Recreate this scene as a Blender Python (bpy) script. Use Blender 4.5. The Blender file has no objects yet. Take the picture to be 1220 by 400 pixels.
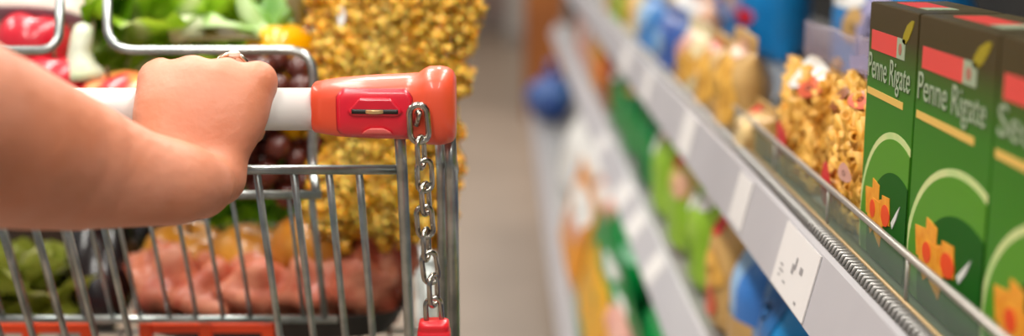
import bpy, bmesh, math, random
import numpy as np
from mathutils import Vector, Matrix, noise

random.seed(7)
S = bpy.context.scene
COL = S.collection

# ---------------------------------------------------------------- camera
FPX = 1400.0                      # focal length in pixels of the 1220x400 frame
PITCH = math.atan(.175)
PPY = -110 + FPX * .175            # row of the optical axis (the photo is a crop: the lens looks a little above its middle)
YAW = 10 / FPX
CAMZ = 1.16
cam_data = bpy.data.cameras.new('camera')
cam_data.sensor_width = 36
cam_data.lens = 36 * FPX / 1220
cam_data.shift_y = (PPY - 200) / 1220
cam_data.clip_start = 0.02
cam_data.dof.use_dof = True
cam_data.dof.focus_distance = 0.715
cam_data.dof.aperture_fstop = cam_data.lens / 16.5
cam = bpy.data.objects.new('camera', cam_data)
COL.objects.link(cam)
cam.location = (0, 0, CAMZ)
cam.rotation_euler = (math.pi / 2 - PITCH, 0, -YAW)
S.camera = cam
_R = cam.rotation_euler.to_matrix()
RT, UP, FW = _R @ Vector((1, 0, 0)), _R @ Vector((0, 1, 0)), _R @ Vector((0, 0, -1))

def P(px, py, d):
    """world point seen at photo pixel (px, py), d metres along the optical axis"""
    return Vector((0, 0, CAMZ)) + d * (FW + RT * ((px - 610) / FPX) - UP * ((py - PPY) / FPX))

def YX(px, X, H=0.2):
    """world Y where a point at world X, H below the lens, shows in column px"""
    return (FPX * X / (px - 600) - H * math.sin(PITCH)) / math.cos(PITCH)

# ---------------------------------------------------------------- world, lights, exposure
w = bpy.data.worlds.new('store_hall'); S.world = w; w.use_nodes = True
w.node_tree.nodes['Background'].inputs[0].default_value = (0.95, 0.97, 1.0, 1)
w.node_tree.nodes['Background'].inputs[1].default_value = 0.22
S.view_settings.view_transform = 'Standard'
S.view_settings.look = 'None'
S.view_settings.gamma = 1
S.view_settings.use_curve_mapping = False
S.view_settings.exposure = 0.02
LAMP_POWER = 64

# ---------------------------------------------------------------- materials
def hexc(h):
    h = h.lstrip('#')
    v = [int(h[i:i + 2], 16) / 255 for i in (0, 2, 4)]
    return tuple((c / 12.92 if c <= 0.04045 else ((c + 0.055) / 1.055) ** 2.4) for c in v) + (1,)

MATS = {}
def mat(name, c, c2=None, rough=0.5, metal=0.0, scale=20, bump=0.0, bscale=None, sss=0.0, coat=0.0, detail=3, tex='noise', spec=0.5, lo=0.35, hi=0.65, emit=0):
    if name in MATS: return MATS[name]
    m = bpy.data.materials.new(name); m.use_nodes = True
    nt = m.node_tree; b = nt.nodes['Principled BSDF']
    c = hexc(c) if isinstance(c, str) else c
    b.inputs['Base Color'].default_value = c
    b.inputs['Roughness'].default_value = rough
    b.inputs['Metallic'].default_value = metal
    b.inputs['Specular IOR Level'].default_value = spec
    if sss:
        b.inputs['Subsurface Weight'].default_value = sss
        b.inputs['Subsurface Radius'].default_value = (1, .35, .2)
        b.inputs['Subsurface Scale'].default_value = 0.006
    if coat:
        b.inputs['Coat Weight'].default_value = coat
        b.inputs['Coat Roughness'].default_value = 0.12
    if emit:
        b.inputs['Emission Color'].default_value = c
        b.inputs['Emission Strength'].default_value = emit
    tc = nt.nodes.new('ShaderNodeTexCoord')
    def texn(s):
        if tex == 'voronoi':
            n = nt.nodes.new('ShaderNodeTexVoronoi'); n.inputs['Scale'].default_value = s
            o = n.outputs['Distance']
        else:
            n = nt.nodes.new('ShaderNodeTexNoise'); n.inputs['Scale'].default_value = s
            n.inputs['Detail'].default_value = detail
            o = n.outputs['Fac']
        nt.links.new(tc.outputs['Object'], n.inputs['Vector'])
        return o
    if c2:
        o = texn(scale)
        r = nt.nodes.new('ShaderNodeValToRGB')
        r.color_ramp.elements[0].color = c; r.color_ramp.elements[0].position = lo
        r.color_ramp.elements[1].color = hexc(c2) if isinstance(c2, str) else c2; r.color_ramp.elements[1].position = hi
        nt.links.new(o, r.inputs[0]); nt.links.new(r.outputs[0], b.inputs['Base Color'])
    if bump:
        o = texn(bscale or scale)
        bn = nt.nodes.new('ShaderNodeBump'); bn.inputs['Strength'].default_value = bump
        bn.inputs['Distance'].default_value = 0.002
        nt.links.new(o, bn.inputs['Height']); nt.links.new(bn.outputs[0], b.inputs['Normal'])
    MATS[name] = m
    return m

def film_mat(name, tint='#ffffff', haze=0.02, ior=1.25):
    if name in MATS: return MATS[name]
    m = bpy.data.materials.new(name); m.use_nodes = True
    nt = m.node_tree; nt.nodes.clear()
    out = nt.nodes.new('ShaderNodeOutputMaterial')
    t = nt.nodes.new('ShaderNodeBsdfTransparent'); t.inputs[0].default_value = hexc(tint)
    g = nt.nodes.new('ShaderNodeBsdfGlossy')
    g.inputs[0].default_value = (.9, .9, .92, 1); g.inputs['Roughness'].default_value = .28
    lw = nt.nodes.new('ShaderNodeLayerWeight'); lw.inputs[0].default_value = .5
    pw = nt.nodes.new('ShaderNodeMath'); pw.operation = 'POWER'; pw.inputs[1].default_value = 4
    fr = nt.nodes.new('ShaderNodeMath'); fr.operation = 'MULTIPLY'; fr.inputs[1].default_value = ior - 1
    nt.links.new(lw.outputs['Facing'], pw.inputs[0]); nt.links.new(pw.outputs[0], fr.inputs[0])
    ad = nt.nodes.new('ShaderNodeMath'); ad.operation = 'ADD'; ad.inputs[1].default_value = haze; ad.use_clamp = True
    n = nt.nodes.new('ShaderNodeTexNoise'); n.inputs['Scale'].default_value = 60
    tc = nt.nodes.new('ShaderNodeTexCoord'); nt.links.new(tc.outputs['Object'], n.inputs['Vector'])
    bn = nt.nodes.new('ShaderNodeBump'); bn.inputs['Strength'].default_value = .3; bn.inputs['Distance'].default_value = .004
    nt.links.new(n.outputs['Fac'], bn.inputs['Height'])
    nt.links.new(bn.outputs[0], g.inputs['Normal']); nt.links.new(bn.outputs[0], lw.inputs['Normal'])
    mx = nt.nodes.new('ShaderNodeMixShader')
    nt.links.new(fr.outputs[0], ad.inputs[0]); nt.links.new(ad.outputs[0], mx.inputs[0])
    nt.links.new(t.outputs[0], mx.inputs[1]); nt.links.new(g.outputs[0], mx.inputs[2])
    nt.links.new(mx.outputs[0], out.inputs[0])
    MATS[name] = m
    return m

def leaf_mat(name, c, c2, rib):
    """green leaf with a paler midrib (pigment along the leaf's own centre line)"""
    if name in MATS: return MATS[name]
    m = mat(name, c, c2, rough=.42, scale=38, bump=.5, bscale=90, sss=.0, lo=.3, hi=.7)
    nt = m.node_tree; b = nt.nodes['Principled BSDF']
    src = b.inputs['Base Color'].links[0].from_socket
    tc = nt.nodes.new('ShaderNodeTexCoord'); sp = nt.nodes.new('ShaderNodeSeparateXYZ')
    nt.links.new(tc.outputs['Object'], sp.inputs[0])
    ab = nt.nodes.new('ShaderNodeMath'); ab.operation = 'ABSOLUTE'; nt.links.new(sp.outputs['Y'], ab.inputs[0])
    mr = nt.nodes.new('ShaderNodeMapRange')
    mr.inputs['From Min'].default_value = .001; mr.inputs['From Max'].default_value = .009
    mr.inputs['To Min'].default_value = 1; mr.inputs['To Max'].default_value = 0
    nt.links.new(ab.outputs[0], mr.inputs['Value'])
    mx = nt.nodes.new('ShaderNodeMix'); mx.data_type = 'RGBA'
    nt.links.new(mr.outputs[0], mx.inputs['Factor'])
    nt.links.new(src, mx.inputs['A']); mx.inputs['B'].default_value = hexc(rib)
    nt.links.new(mx.outputs['Result'], b.inputs['Base Color'])
    # light shining through the thin leaf
    tl = nt.nodes.new('ShaderNodeBsdfTranslucent'); nt.links.new(mx.outputs['Result'], tl.inputs[0])
    ms = nt.nodes.new('ShaderNodeMixShader'); ms.inputs[0].default_value = .3
    out = nt.nodes['Material Output']
    nt.links.new(b.outputs[0], ms.inputs[1]); nt.links.new(tl.outputs[0], ms.inputs[2]); nt.links.new(ms.outputs[0], out.inputs[0])
    return m

CHROME = mat('zinc_wire', '#b4b8b6', '#8f9694', rough=.28, metal=.9, scale=60)
STEEL = mat('chain_steel', '#c9c4ba', '#9a948a', rough=.22, metal=1, scale=90)
WHITEBAR = mat('white_handle_plastic', '#ded9d4', rough=.3, coat=.3)
ORANGE = mat('orange_red_plastic', '#e2512f', '#d94a2c', rough=.42, scale=15, coat=.35)
CRIMSON = mat('crimson_plastic', '#d31a30', rough=.3, coat=.3)
REDPLUG = mat('red_plug_plastic', '#d61b26', rough=.35, coat=.2)
BLACK = mat('black_plastic', '#15130f', rough=.5)
SEATRED = mat('seat_red_plastic', '#f04a18', rough=.4)
RAIL = mat('grey_price_rail', '#b9b6ba', '#b2afb4', rough=.4, scale=8)
PAPER = mat('price_paper', '#dcd8d6', rough=.6)
INK = mat('grey_ink', '#918d8e', rough=.7)
DECK = mat('grey_shelf_steel', '#9c9a98', rough=.4, metal=.3)
DARKPANEL = mat('black_back_panel', '#141210', '#1c1915', rough=.7)
GOLD = mat('golden_pasta', '#ffae1c', '#ffcc58', rough=.4, sss=.5, scale=60)
GOLDP = mat('amber_pasta', '#d89a30', '#ecb858', rough=.5, scale=90)
GOLDWIN = mat('pasta_window', '#b9781c', '#e6b04a', rough=.35, scale=75, tex='voronoi', bump=.9, lo=.15, hi=.6)
GOLDWIN2 = mat('pale_pasta_window', '#b88a4c', '#e8c98c', rough=.35, scale=70, tex='voronoi', bump=.9, lo=.1, hi=.6)
YELWIN = mat('yellow_pasta_window', '#d08e0c', '#e0a81c', rough=.35, scale=50, bump=.6)
def guard_mat():
    m = film_mat('guard_film', '#e4ece4', .12, 1.1); nt = m.node_tree
    mx = [n for n in nt.nodes if n.type == 'MIX_SHADER'][0]
    pl = nt.nodes.new('ShaderNodeBsdfPrincipled'); pl.inputs['Base Color'].default_value = hexc('#b4c0b4'); pl.inputs['Roughness'].default_value = .25
    nt.links.new(pl.outputs[0], mx.inputs[2])
    return m
FILM = film_mat('clear_film')
FILMHAZE = film_mat('hazy_film', haze=.28)
_nt = FILMHAZE.node_tree; _mx = [n for n in _nt.nodes if n.type == 'MIX_SHADER'][0]
_pl = _nt.nodes.new('ShaderNodeBsdfPrincipled'); _pl.inputs['Base Color'].default_value = hexc('#b0a0b0'); _pl.inputs['Roughness'].default_value = .3
_nt.links.new(_pl.outputs[0], _mx.inputs[2])
def col(h, rough=.35, h2=None):
    return mat('print_' + h.strip('#') + (h2 or '').strip('#'), h, h2, rough=rough, scale=18, bump=.25, bscale=25)

# ---------------------------------------------------------------- object helpers
def link(name, me, m=None, parent=None):
    o = bpy.data.objects.new(name, me); COL.objects.link(o)
    if m is not None and me is not None and not me.materials: me.materials.append(m)
    if parent is not None: o.parent = parent
    return o

def tag(o, label=None, cat=None, group=None, kind=None):
    if label: o['label'] = label
    if cat: o['category'] = cat
    if group: o['group'] = group
    if kind: o['kind'] = kind
    return o

def thing(name, label, cat, loc=(0, 0, 0), rot=(0, 0, 0), group=None):
    o = bpy.data.objects.new(name, None); COL.objects.link(o)
    o.empty_display_size = .02
    o.location = loc; o.rotation_euler = rot
    return tag(o, label, cat, group)

def mesh(name, v, f, smooth=True):
    me = bpy.data.meshes.new(name)
    me.from_pydata([tuple(p) for p in v], [], f); me.update()
    if smooth: me.polygons.foreach_set('use_smooth', [True] * len(me.polygons))
    return me

class MB:
    def __init__(s): s.v = []; s.f = []
    def add(s, v, f):
        n = len(s.v); s.v += [Vector(p) for p in v]; s.f += [tuple(i + n for i in q) for q in f]
        return s
    def box(s, a, b, ch=0.0):
        x0, y0, z0 = a; x1, y1, z1 = b
        bm = bmesh.new(); bmesh.ops.create_cube(bm, size=1)
        for v in bm.verts:
            v.co = Vector(((x0 + x1) / 2 + v.co.x * (x1 - x0), (y0 + y1) / 2 + v.co.y * (y1 - y0), (z0 + z1) / 2 + v.co.z * (z1 - z0)))
        if ch: bmesh.ops.bevel(bm, geom=bm.edges[:], offset=ch, segments=2, affect='EDGES', profile=.7)
        bm.verts.index_update()
        s.add([v.co.copy() for v in bm.verts], [[v.index for v in f.verts] for f in bm.faces]); bm.free()
        return s
    def tube(s, pts, r, n=10, closed=False, cap=True):
        pts = [Vector(p) for p in pts]; N = len(pts)
        rs = r if isinstance(r, (list, tuple)) else [r] * N
        tans = []
        for i in range(N):
            if closed: t = pts[(i + 1) % N] - pts[i - 1]
            else: t = pts[min(i + 1, N - 1)] - pts[max(i - 1, 0)]
            tans.append(t.normalized())
        u = tans[0].orthogonal().normalized()
        vs = []
        for i in range(N):
            t = tans[i]; u = (u - t * u.dot(t)).normalized(); b = t.cross(u)
            for k in range(n):
                a = 2 * math.pi * k / n
                vs.append(pts[i] + (u * math.cos(a) + b * math.sin(a)) * rs[i])
        fs = []
        for i in range(N if closed else N - 1):
            j = (i + 1) % N
            for k in range(n):
                l = (k + 1) % n
                fs.append((i * n + k, i * n + l, j * n + l, j * n + k))
        if cap and not closed:
            fs.append(tuple(range(n))[::-1]); fs.append(tuple((N - 1) * n + k for k in range(n)))
        return s.add(vs, fs)
    def loft(s, rings, cap=True):
        n = len(rings[0]); vs = [p for r in rings for p in r]; fs = []
        for i in range(len(rings) - 1):
            for k in range(n):
                l = (k + 1) % n
                fs.append((i * n + k, i * n + l, (i + 1) * n + l, (i + 1) * n + k))
        if cap:
            fs.append(tuple(range(n))[::-1]); fs.append(tuple((len(rings) - 1) * n + k for k in range(n)))
        return s.add(vs, fs)
    def ball(s, c, r, rz=None, n=14, m=10, wob=0, seed=0):
        c = Vector(c); r = r if isinstance(r, (tuple, list)) else (r, r, r)
        vs = [c + Vector((0, 0, -r[2]))]; fs = []
        for i in range(1, m):
            a = -math.pi / 2 + math.pi * i / m
            for k in range(n):
                t = 2 * math.pi * k / n
                q = Vector((math.cos(a) * math.cos(t), math.cos(a) * math.sin(t), math.sin(a)))
                w_ = 1 + wob * noise.noise(q * 1.7 + Vector((seed * 3.1, seed, 0)))
                vs.append(c + Vector((q.x * r[0], q.y * r[1], q.z * r[2])) * w_)
        vs.append(c + Vector((0, 0, r[2])))
        for k in range(n): fs.append((0, 1 + (k + 1) % n, 1 + k))
        for i in range(m - 2):
            for k in range(n):
                a = 1 + i * n + k; b = 1 + i * n + (k + 1) % n
                fs.append((a, b, b + n, a + n))
        L = len(vs) - 1
        for k in range(n): fs.append((L, L - n + k, L - n + (k + 1) % n))
        return s.add(vs, fs)
    def build(s, name, m=None, parent=None, smooth=True):
        return link(name, mesh(name, s.v, s.f, smooth), m, parent)

def fillet(pts, r, seg=6):
    """round the inner corners of a polyline"""
    pts = [Vector(p) for p in pts]; out = [pts[0]]
    for i in range(1, len(pts) - 1):
        a, b, c = pts[i - 1], pts[i], pts[i + 1]
        d1 = (a - b).normalized(); d2 = (c - b).normalized()
        rr = min(r, (a - b).length * .49, (c - b).length * .49)
        p, q = b + d1 * rr, b + d2 * rr
        for k in range(seg + 1):
            t = k / seg
            out.append(p * (1 - t) ** 2 + b * 2 * t * (1 - t) + q * t * t)
    out.append(pts[-1]); return out

def text_mesh(body, size):
    c = bpy.data.curves.new('lettering', 'FONT'); c.body = body; c.size = size; c.extrude = .00015
    c.resolution_u = 3
    o = bpy.data.objects.new('lettering', c); COL.objects.link(o)
    me = bpy.data.meshes.new_from_object(o.evaluated_get(bpy.context.evaluated_depsgraph_get()))
    bpy.data.objects.remove(o); bpy.data.curves.remove(c)
    return me

# ================================================================ the setting
def structure(name, mb, m, smooth=False):
    return tag(mb.build(name, m, None, smooth), kind='structure')
FLOORM = mat('worn_store_floor', '#8f7d6d', '#857464', rough=.42, scale=3, detail=6, bump=.08, bscale=40)
structure('floor', MB().box((-4, -3, -.05), (5, 12, 0)), FLOORM)
structure('ceiling', MB().box((-4, -3, 3.3), (5, 12, 3.35)), mat('ceiling_white', '#cfcdc8', rough=.8))
structure('wall_back', MB().box((-4, 11.5, 0), (5, 11.7, 3.3)), mat('far_wall_mauve', '#947a6e', '#89756c', rough=.8, scale=1.5))
structure('trim_1', MB().box((-4, 11.46, 0), (5, 11.5, .12)), mat('far_skirting', '#7d706a', rough=.7))
# far pillar seen down the aisle
pil = thing('square_pillar', 'pale grey square pillar at the far end of the aisle', 'pillar', (.12, 10.2, 0))
MB().box((-.1, -.1, 0), (.1, .1, 3.3), .01).build('shaft', mat('pillar_grey', '#a79f98', rough=.6), pil)
MB().box((-.115, -.115, 0), (.115, .115, .12), .006).build('plinth', mat('pillar_base', '#8c837b', rough=.6), pil)

# ceiling lamps (out of frame): long fluorescent fittings along the aisle; last two added for frontal light
for i, (lx, ly) in enumerate(((-.75, 1.2), (-.75, 4.6), (.75, 1.2), (.75, 4.6), (-2.6, 1.6), (-.2, 8.4), (-.75, -2.0), (.75, -2.0))):
    lp = thing('ceiling_lamp', ['long white fluorescent lamp over the trolley', 'fluorescent lamp above the aisle behind the trolley lamp',
               'long white fluorescent lamp over the green boxes', 'fluorescent lamp over the far end of the shelves',
               'fluorescent lamp beyond the left side of the aisle', 'farthest fluorescent lamp near the grey pillar', 'added fluorescent lamp for front light, behind the person on the trolley side', 'added fluorescent lamp for front light, behind the person on the shelf side'][i], 'lamp', (lx, ly, 3.18))
    MB().box((-.12, -1.35, .02), (.12, 1.35, .11), .01).build('housing', mat('lamp_housing', '#d8d8d8', rough=.5), lp)
    for sx in (-.06, .06):
        MB().tube([(sx, -1.3, 0), (sx, 1.3, 0)], .014, 8).build('tube', mat('lamp_tube', '#ffffff', rough=.4, emit=2.0), lp)
    ld = bpy.data.lights.new('fluorescent_light', 'AREA'); ld.shape = 'RECTANGLE'; ld.size = .3; ld.size_y = 2.6
    ld.energy = LAMP_POWER; ld.color = (1, .965, .9)
    lo = bpy.data.objects.new('fluorescent_light', ld); COL.objects.link(lo); lo.parent = lp; lo.location = (0, 0, -.04)

# ================================================================ shelving unit
UY0, UY1 = .18, 4.3
su = thing('shelving_unit', 'long grey supermarket shelving unit with price rails along the aisle', 'shelf', (0, 0, 0))
def zH(H): return CAMZ - H
# rail faces as (bottom X, bottom H, top X, top H)
RAILS = [(.1904, .263, .2017, .216), (.172, .452, .197, .418), (.0894, .715, .109, .665)]
rails = []
for k, (xb, hb, xt, ht) in enumerate(RAILS):
    n = Vector((-(hb - ht), 0, -(xb - xt))).normalized()
    prof = [Vector((xb, 0, zH(hb))), Vector((xt, 0, zH(ht)))]
    ring = [prof[0], prof[1], prof[1] + Vector((.004, 0, .001)), prof[1] + Vector((.008, 0, -.003)), prof[0] + Vector((.01, 0, .001)), prof[0] + Vector((.004, 0, -.002))]
    mb = MB().loft([[p + Vector((0, UY0, 0)) for p in ring], [p + Vector((0, UY1, 0)) for p in ring]])
    r = mb.build('price_rail', RAIL, su, False); rails.append(r)
    # deck
    zt = zH(ht) - .004
    MB().box((xt + .006, UY0, zt - .022), (.62, UY1, zt), .001).build('shelf_board', DECK, su, False)
MB().box((.62, UY0 - .02, 0), (.66, UY1, 1.95)).build('back_panel', DARKPANEL, su, False)
MB().box((.16, UY0, 0), (.62, UY1, .09), .002).build('plinth', mat('plinth_dark', '#4a4744', rough=.6), su, False)
for y in (UY0 - .03, UY1):
    MB().box((.22, y, 0), (.66, y + .03, 1.95), .003).build('upright', mat('upright_grey', '#8a8886', rough=.5), su, False)
MB().box((.3, UY0, 1.62), (.62, UY1, 1.645), .001).build('top_shelf_board', DECK, su, False)

# price tickets on the rails (sub-parts of their rail)
def ticket(k, y, wdt, hfrac=(.06, .94), ink=False):
    xb, hb, xt, ht = RAILS[k]
    a = Vector((xb, 0, zH(hb))); b = Vector((xt, 0, zH(ht)))
    n = Vector((-(b - a).z, 0, (b - a).x)).normalized() * 1.0
    def q(s, yy, off): return a + (b - a) * s + n * off + Vector((0, yy, 0))
    h0, h1 = hfrac
    vs = []
    for off in (.0002, .0012):
        vs += [q(h0, y, off), q(h0, y - wdt, off), q(h1, y - wdt, off), q(h1, y, off)]
    o = MB().add(vs, [(4, 5, 6, 7), (3, 2, 1, 0), (0, 1, 5, 4), (1, 2, 6, 5), (2, 3, 7, 6), (3, 0, 4, 7)]).build('price_ticket', PAPER, rails[k], False)
    if ink:
        for (u0, u1, s0, s1) in ((.44, .5, .42, .56), (.5, .54, .5, .68), (.64, .72, .52, .62), (.14, .26, .3, .33), (.14, .22, .38, .41), (.3, .38, .2, .23), (.14, .2, .22, .25), (.7, .76, .12, .16)):
            vs = [q(s0, y - wdt * u0, .0014), q(s0, y - wdt * u1, .0014), q(s1, y - wdt * u1, .0014), q(s1, y - wdt * u0, .0014)]
            o2 = MB().add(vs, [(0, 1, 2, 3)])
            me = mesh('ticket_print', o2.v, o2.f, False)
            link('ticket_print', me, INK, rails[k])
ticket(0, YX(930, .196, .24), .088, (.03, .97), True)
for px, wd in ((862, .05), (802, .07), (760, .06), (735, .1)):
    ticket(0, YX(px, .186, .24), wd, (.1, .95))
for px, wd in ((762, .06), (742, .08), (728, .1), (706, .1)):
    ticket(1, YX(px, .17, .43), wd, (.08, .92))

# ridged grip strip and clear front guard on the top deck
zd = zH(.216)
mb = MB(); y = UY0
while y < 2.6:
    mb.tube([(.2085, y, zd - .001), (.2105, y, zd + .0035), (.2165, y, zd + .0035), (.2185, y, zd - .001)], .0013, 5); y += .0062
tag(mb.build('ridged_strip', mat('strip_grey', '#a5a29e', rough=.35, metal=.4), su), kind='stuff')
MB().box((.2215, UY0, zd - .002), (.223, 1.12, zd + .026)).build('front_guard', guard_mat(), su, False)
MB().tube([(.222, UY0, zd + .028), (.222, 1.12, zd + .028)], .0022, 8).build('guard_wire', mat('guard_wire_metal', '#b9b3ac', rough=.35, metal=.6), su)
MB().tube([(.2215, UY0, zd + .001), (.2215, 1.12, zd + .001)], .0016, 6).build('guard_foot_wire', mat('brass_wire', '#b99a6c', rough=.4, metal=.3), su)
y = .3
while y < 1.12:
    MB().tube([(.222, y, zd - .002), (.222, y, zd + .028)], .0012, 6).build('guard_post', MATS['guard_wire_metal'], su); y += .16

# ================================================================ green pasta boxes
BW, BD = .107, .049
BXF = .234
BH = .160
GREEN_BOX = None
def box_material():
    """printed carton: dark olive brown top running into fresh green (ink print in the carton's own height)"""
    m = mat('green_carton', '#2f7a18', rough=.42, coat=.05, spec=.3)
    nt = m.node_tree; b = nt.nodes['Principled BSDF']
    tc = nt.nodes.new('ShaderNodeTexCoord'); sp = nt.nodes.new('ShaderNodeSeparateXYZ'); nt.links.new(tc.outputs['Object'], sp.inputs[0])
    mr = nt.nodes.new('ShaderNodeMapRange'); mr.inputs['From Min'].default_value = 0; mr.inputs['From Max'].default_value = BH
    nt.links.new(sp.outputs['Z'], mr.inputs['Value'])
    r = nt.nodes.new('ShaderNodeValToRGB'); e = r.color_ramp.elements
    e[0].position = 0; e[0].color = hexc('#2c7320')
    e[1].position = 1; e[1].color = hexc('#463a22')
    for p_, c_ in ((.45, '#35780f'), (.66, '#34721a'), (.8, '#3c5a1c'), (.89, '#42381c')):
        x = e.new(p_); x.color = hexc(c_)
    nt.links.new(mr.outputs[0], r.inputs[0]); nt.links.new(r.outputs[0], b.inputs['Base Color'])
    return m
CARTON = box_material()
CARTONTOP = mat('carton_top', '#5b5138', '#4a4330', rough=.35, scale=25)
PALEG = mat('print_pale_green', '#b6cf86', '#d9d99a', rough=.4, scale=30)
DKG = mat('print_dark_green', '#12560f', rough=.45, spec=.15)
YST = mat('print_yellow_stripe', '#e0b75c', rough=.4)
GREYT = mat('print_grey_white', '#9caa8e', rough=.45)
REDL = mat('print_red_label', '#dc4a44', rough=.4)
OLIVE = mat('print_olive_yellow', '#9c8c16', rough=.4)
PENNE = mat('print_penne', '#eda42c', '#e38c1a', rough=.4, scale=120)
TOMATO = mat('print_tomato', '#e8491c', rough=.4)
WHITEP = mat('print_white', '#dcdcd6', rough=.4)

def ell(cu, cv, ru, rv, n=22, a0=0, a1=2 * math.pi):
    return [(cu + ru * math.cos(a0 + (a1 - a0) * i / n), cv + rv * math.sin(a0 + (a1 - a0) * i / n)) for i in range(n + (0 if abs(a1 - a0 - 2 * math.pi) < 1e-6 else 1))]

def clip_poly(poly, axis, lim, keep_less):
    out = []
    for i in range(len(poly)):
        a, b = poly[i], poly[(i + 1) % len(poly)]
        ia = (a[axis] <= lim) == keep_less or a[axis] == lim; ib = (b[axis] <= lim) == keep_less or b[axis] == lim
        if ia: out.append(a)
        if ia != ib:
            t = (lim - a[axis]) / (b[axis] - a[axis])
            out.append(tuple(a[k] + (b[k] - a[k]) * t for k in (0, 1)))
    return out

def pasta_box(Yfar, title, label, jitter=0.0):
    """carton with its front face towards the aisle; local: y from 0 (far edge) to -BW, z up"""
    t = thing('pasta_box', label, 'box', (BXF, Yfar, zd - .003), (0, 0, jitter), 'green pasta boxes on the top deck')
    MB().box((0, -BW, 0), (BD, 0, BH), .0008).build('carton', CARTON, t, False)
    def decal(name, poly, m, lift=.0003):
        # poly in (u: 0 far edge .. 1 near edge, v: 0 top .. 1 bottom), anticlockwise or not
        pts = [(-lift, -u * BW, BH * (1 - v)) for u, v in poly]
        n = len(pts); back = [(0.0001, p[1], p[2]) for p in pts]
        mb = MB().add(pts + back, [tuple(range(n)), tuple(range(2 * n - 1, n - 1, -1))] + [(i, i + n, (i + 1) % n + n, (i + 1) % n) for i in range(n)])
        return mb.build(name, m, t, False)
    rect = lambda a, b, c, d: [(a, c), (b, c), (b, d), (a, d)]
    decal('red_label', rect(.07, .62, .105, .182), REDL)
    decal('label_tab', rect(.62, .78, .105, .182), GREYT)
    decal('label_mark', ell(.69, .145, .03, .022), mat('print_dull_red', '#a86a5a', rough=.45), .0005)
    decal('wheat_motif', [(.72, .115), (.74, .085), (.8, .05), (.88, .03), (.93, .03), (.9, .06), (.84, .1), (.77, .125)], OLIVE)
    # big arc: pale ring, mid green disc, dark green core
    CU, CV, RU, RV = .72, .86, .74, .40
    def cl(poly, vmax=.995):
        poly = clip_poly(poly, 0, .995, True); poly = clip_poly(poly, 0, .005, False)
        return clip_poly(poly, 1, vmax, True)
    decal('arc_ring', cl(ell(CU, CV, RU, RV, 60)), PALEG, .0002)
    decal('arc_band', cl(ell(CU, CV, RU - .045, RV - .026, 60)), mat('print_mid_green', '#4a8c12', rough=.38), .0004)
    decal('arc_core', cl(ell(CU + .04, CV + .05, RU - .17, RV - .1, 60)), DKG, .0006)
    decal('subtitle_stripe', rect(.03, .8, .335, .362), YST)
    # penne and tomatoes picture
    for i, (cu, cv, a) in enumerate(((.22, .78, 1.45), (.36, .74, 1.7), (.52, .79, 1.3), (.3, .84, 1.0), (.46, .86, 2.0), (.6, .77, 1.5), (.4, .81, 1.57))):
        L, W_ = .085, .085
        ca, sa = math.cos(a), math.sin(a)
        poly = []
        for du, dv in ((-1, -.8), (1, -1), (1, .8), (-1, 1)):
            poly.append((cu + du * L * ca * .9 - dv * W_ * sa, cv + (du * L * sa + dv * W_ * ca) * .62))
        decal('penne_picture', poly, PENNE, .0008 + .00005 * i)
    decal('tomato_picture', ell(.32, .8, .06, .036), TOMATO, .0013)
    decal('tomato_picture', ell(.6, .79, .085, .042), TOMATO, .0013)
    decal('fork_picture', [(.72, .8), (.82, .745), (.88, .715), (.82, .775), (.75, .82)], WHITEP, .0011)
    # title lettering
    me = text_mesh(title, .0225)
    xs = [v.co.x for v in me.vertices]; wdt = max(xs) - min(xs); x0 = min(xs)
    sc = min(1.25, .88 * BW / wdt)
    me.transform(Matrix.Translation((-x0, 0, 0)))
    me.transform(Matrix.Diagonal((sc, 1, 1, 1)))
    # text x -> -y, text y -> z, text z -> -x
    me.transform(Matrix(((0, 0, -1, 0), (-1, 0, 0, 0), (0, 1, 0, 0), (0, 0, 0, 1))))
    o = link('title_lettering', me, GREYT, t); o.location = (-.0005, -.04 * BW, BH * (1 - .292))
    # top face: flap seam and red label
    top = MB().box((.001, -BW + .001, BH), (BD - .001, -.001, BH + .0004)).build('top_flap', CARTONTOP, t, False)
    MB().box((.012, -.62 * BW, BH + .0003), (.03, -.16 * BW, BH + .0008)).build('top_label', REDL, t, False)
    MB().box((.012, -.78 * BW, BH + .0003), (.03, -.62 * BW, BH + .0008)).build('top_label_tab', GREYT, t, False)
    return t
y1 = YX(1098, BXF, .06)
pasta_box(y1, 'Penne Rigate', 'green pasta carton between its two neighbours, white title complete above the yellow stripe')
pasta_box(y1 - BW - .0015, 'Sedani', 'green pasta carton cut off by the right edge of the photo', .0)
pasta_box(y1 + BW * .82 + .0025, 'Penne Rigate', 'green pasta carton right beside the clear bags of golden pasta', .0).scale.y = .82
pasta_box(y1 - 2 * BW - .003, 'Sedani', 'green pasta carton nearest the lens, outside the right edge')

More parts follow.
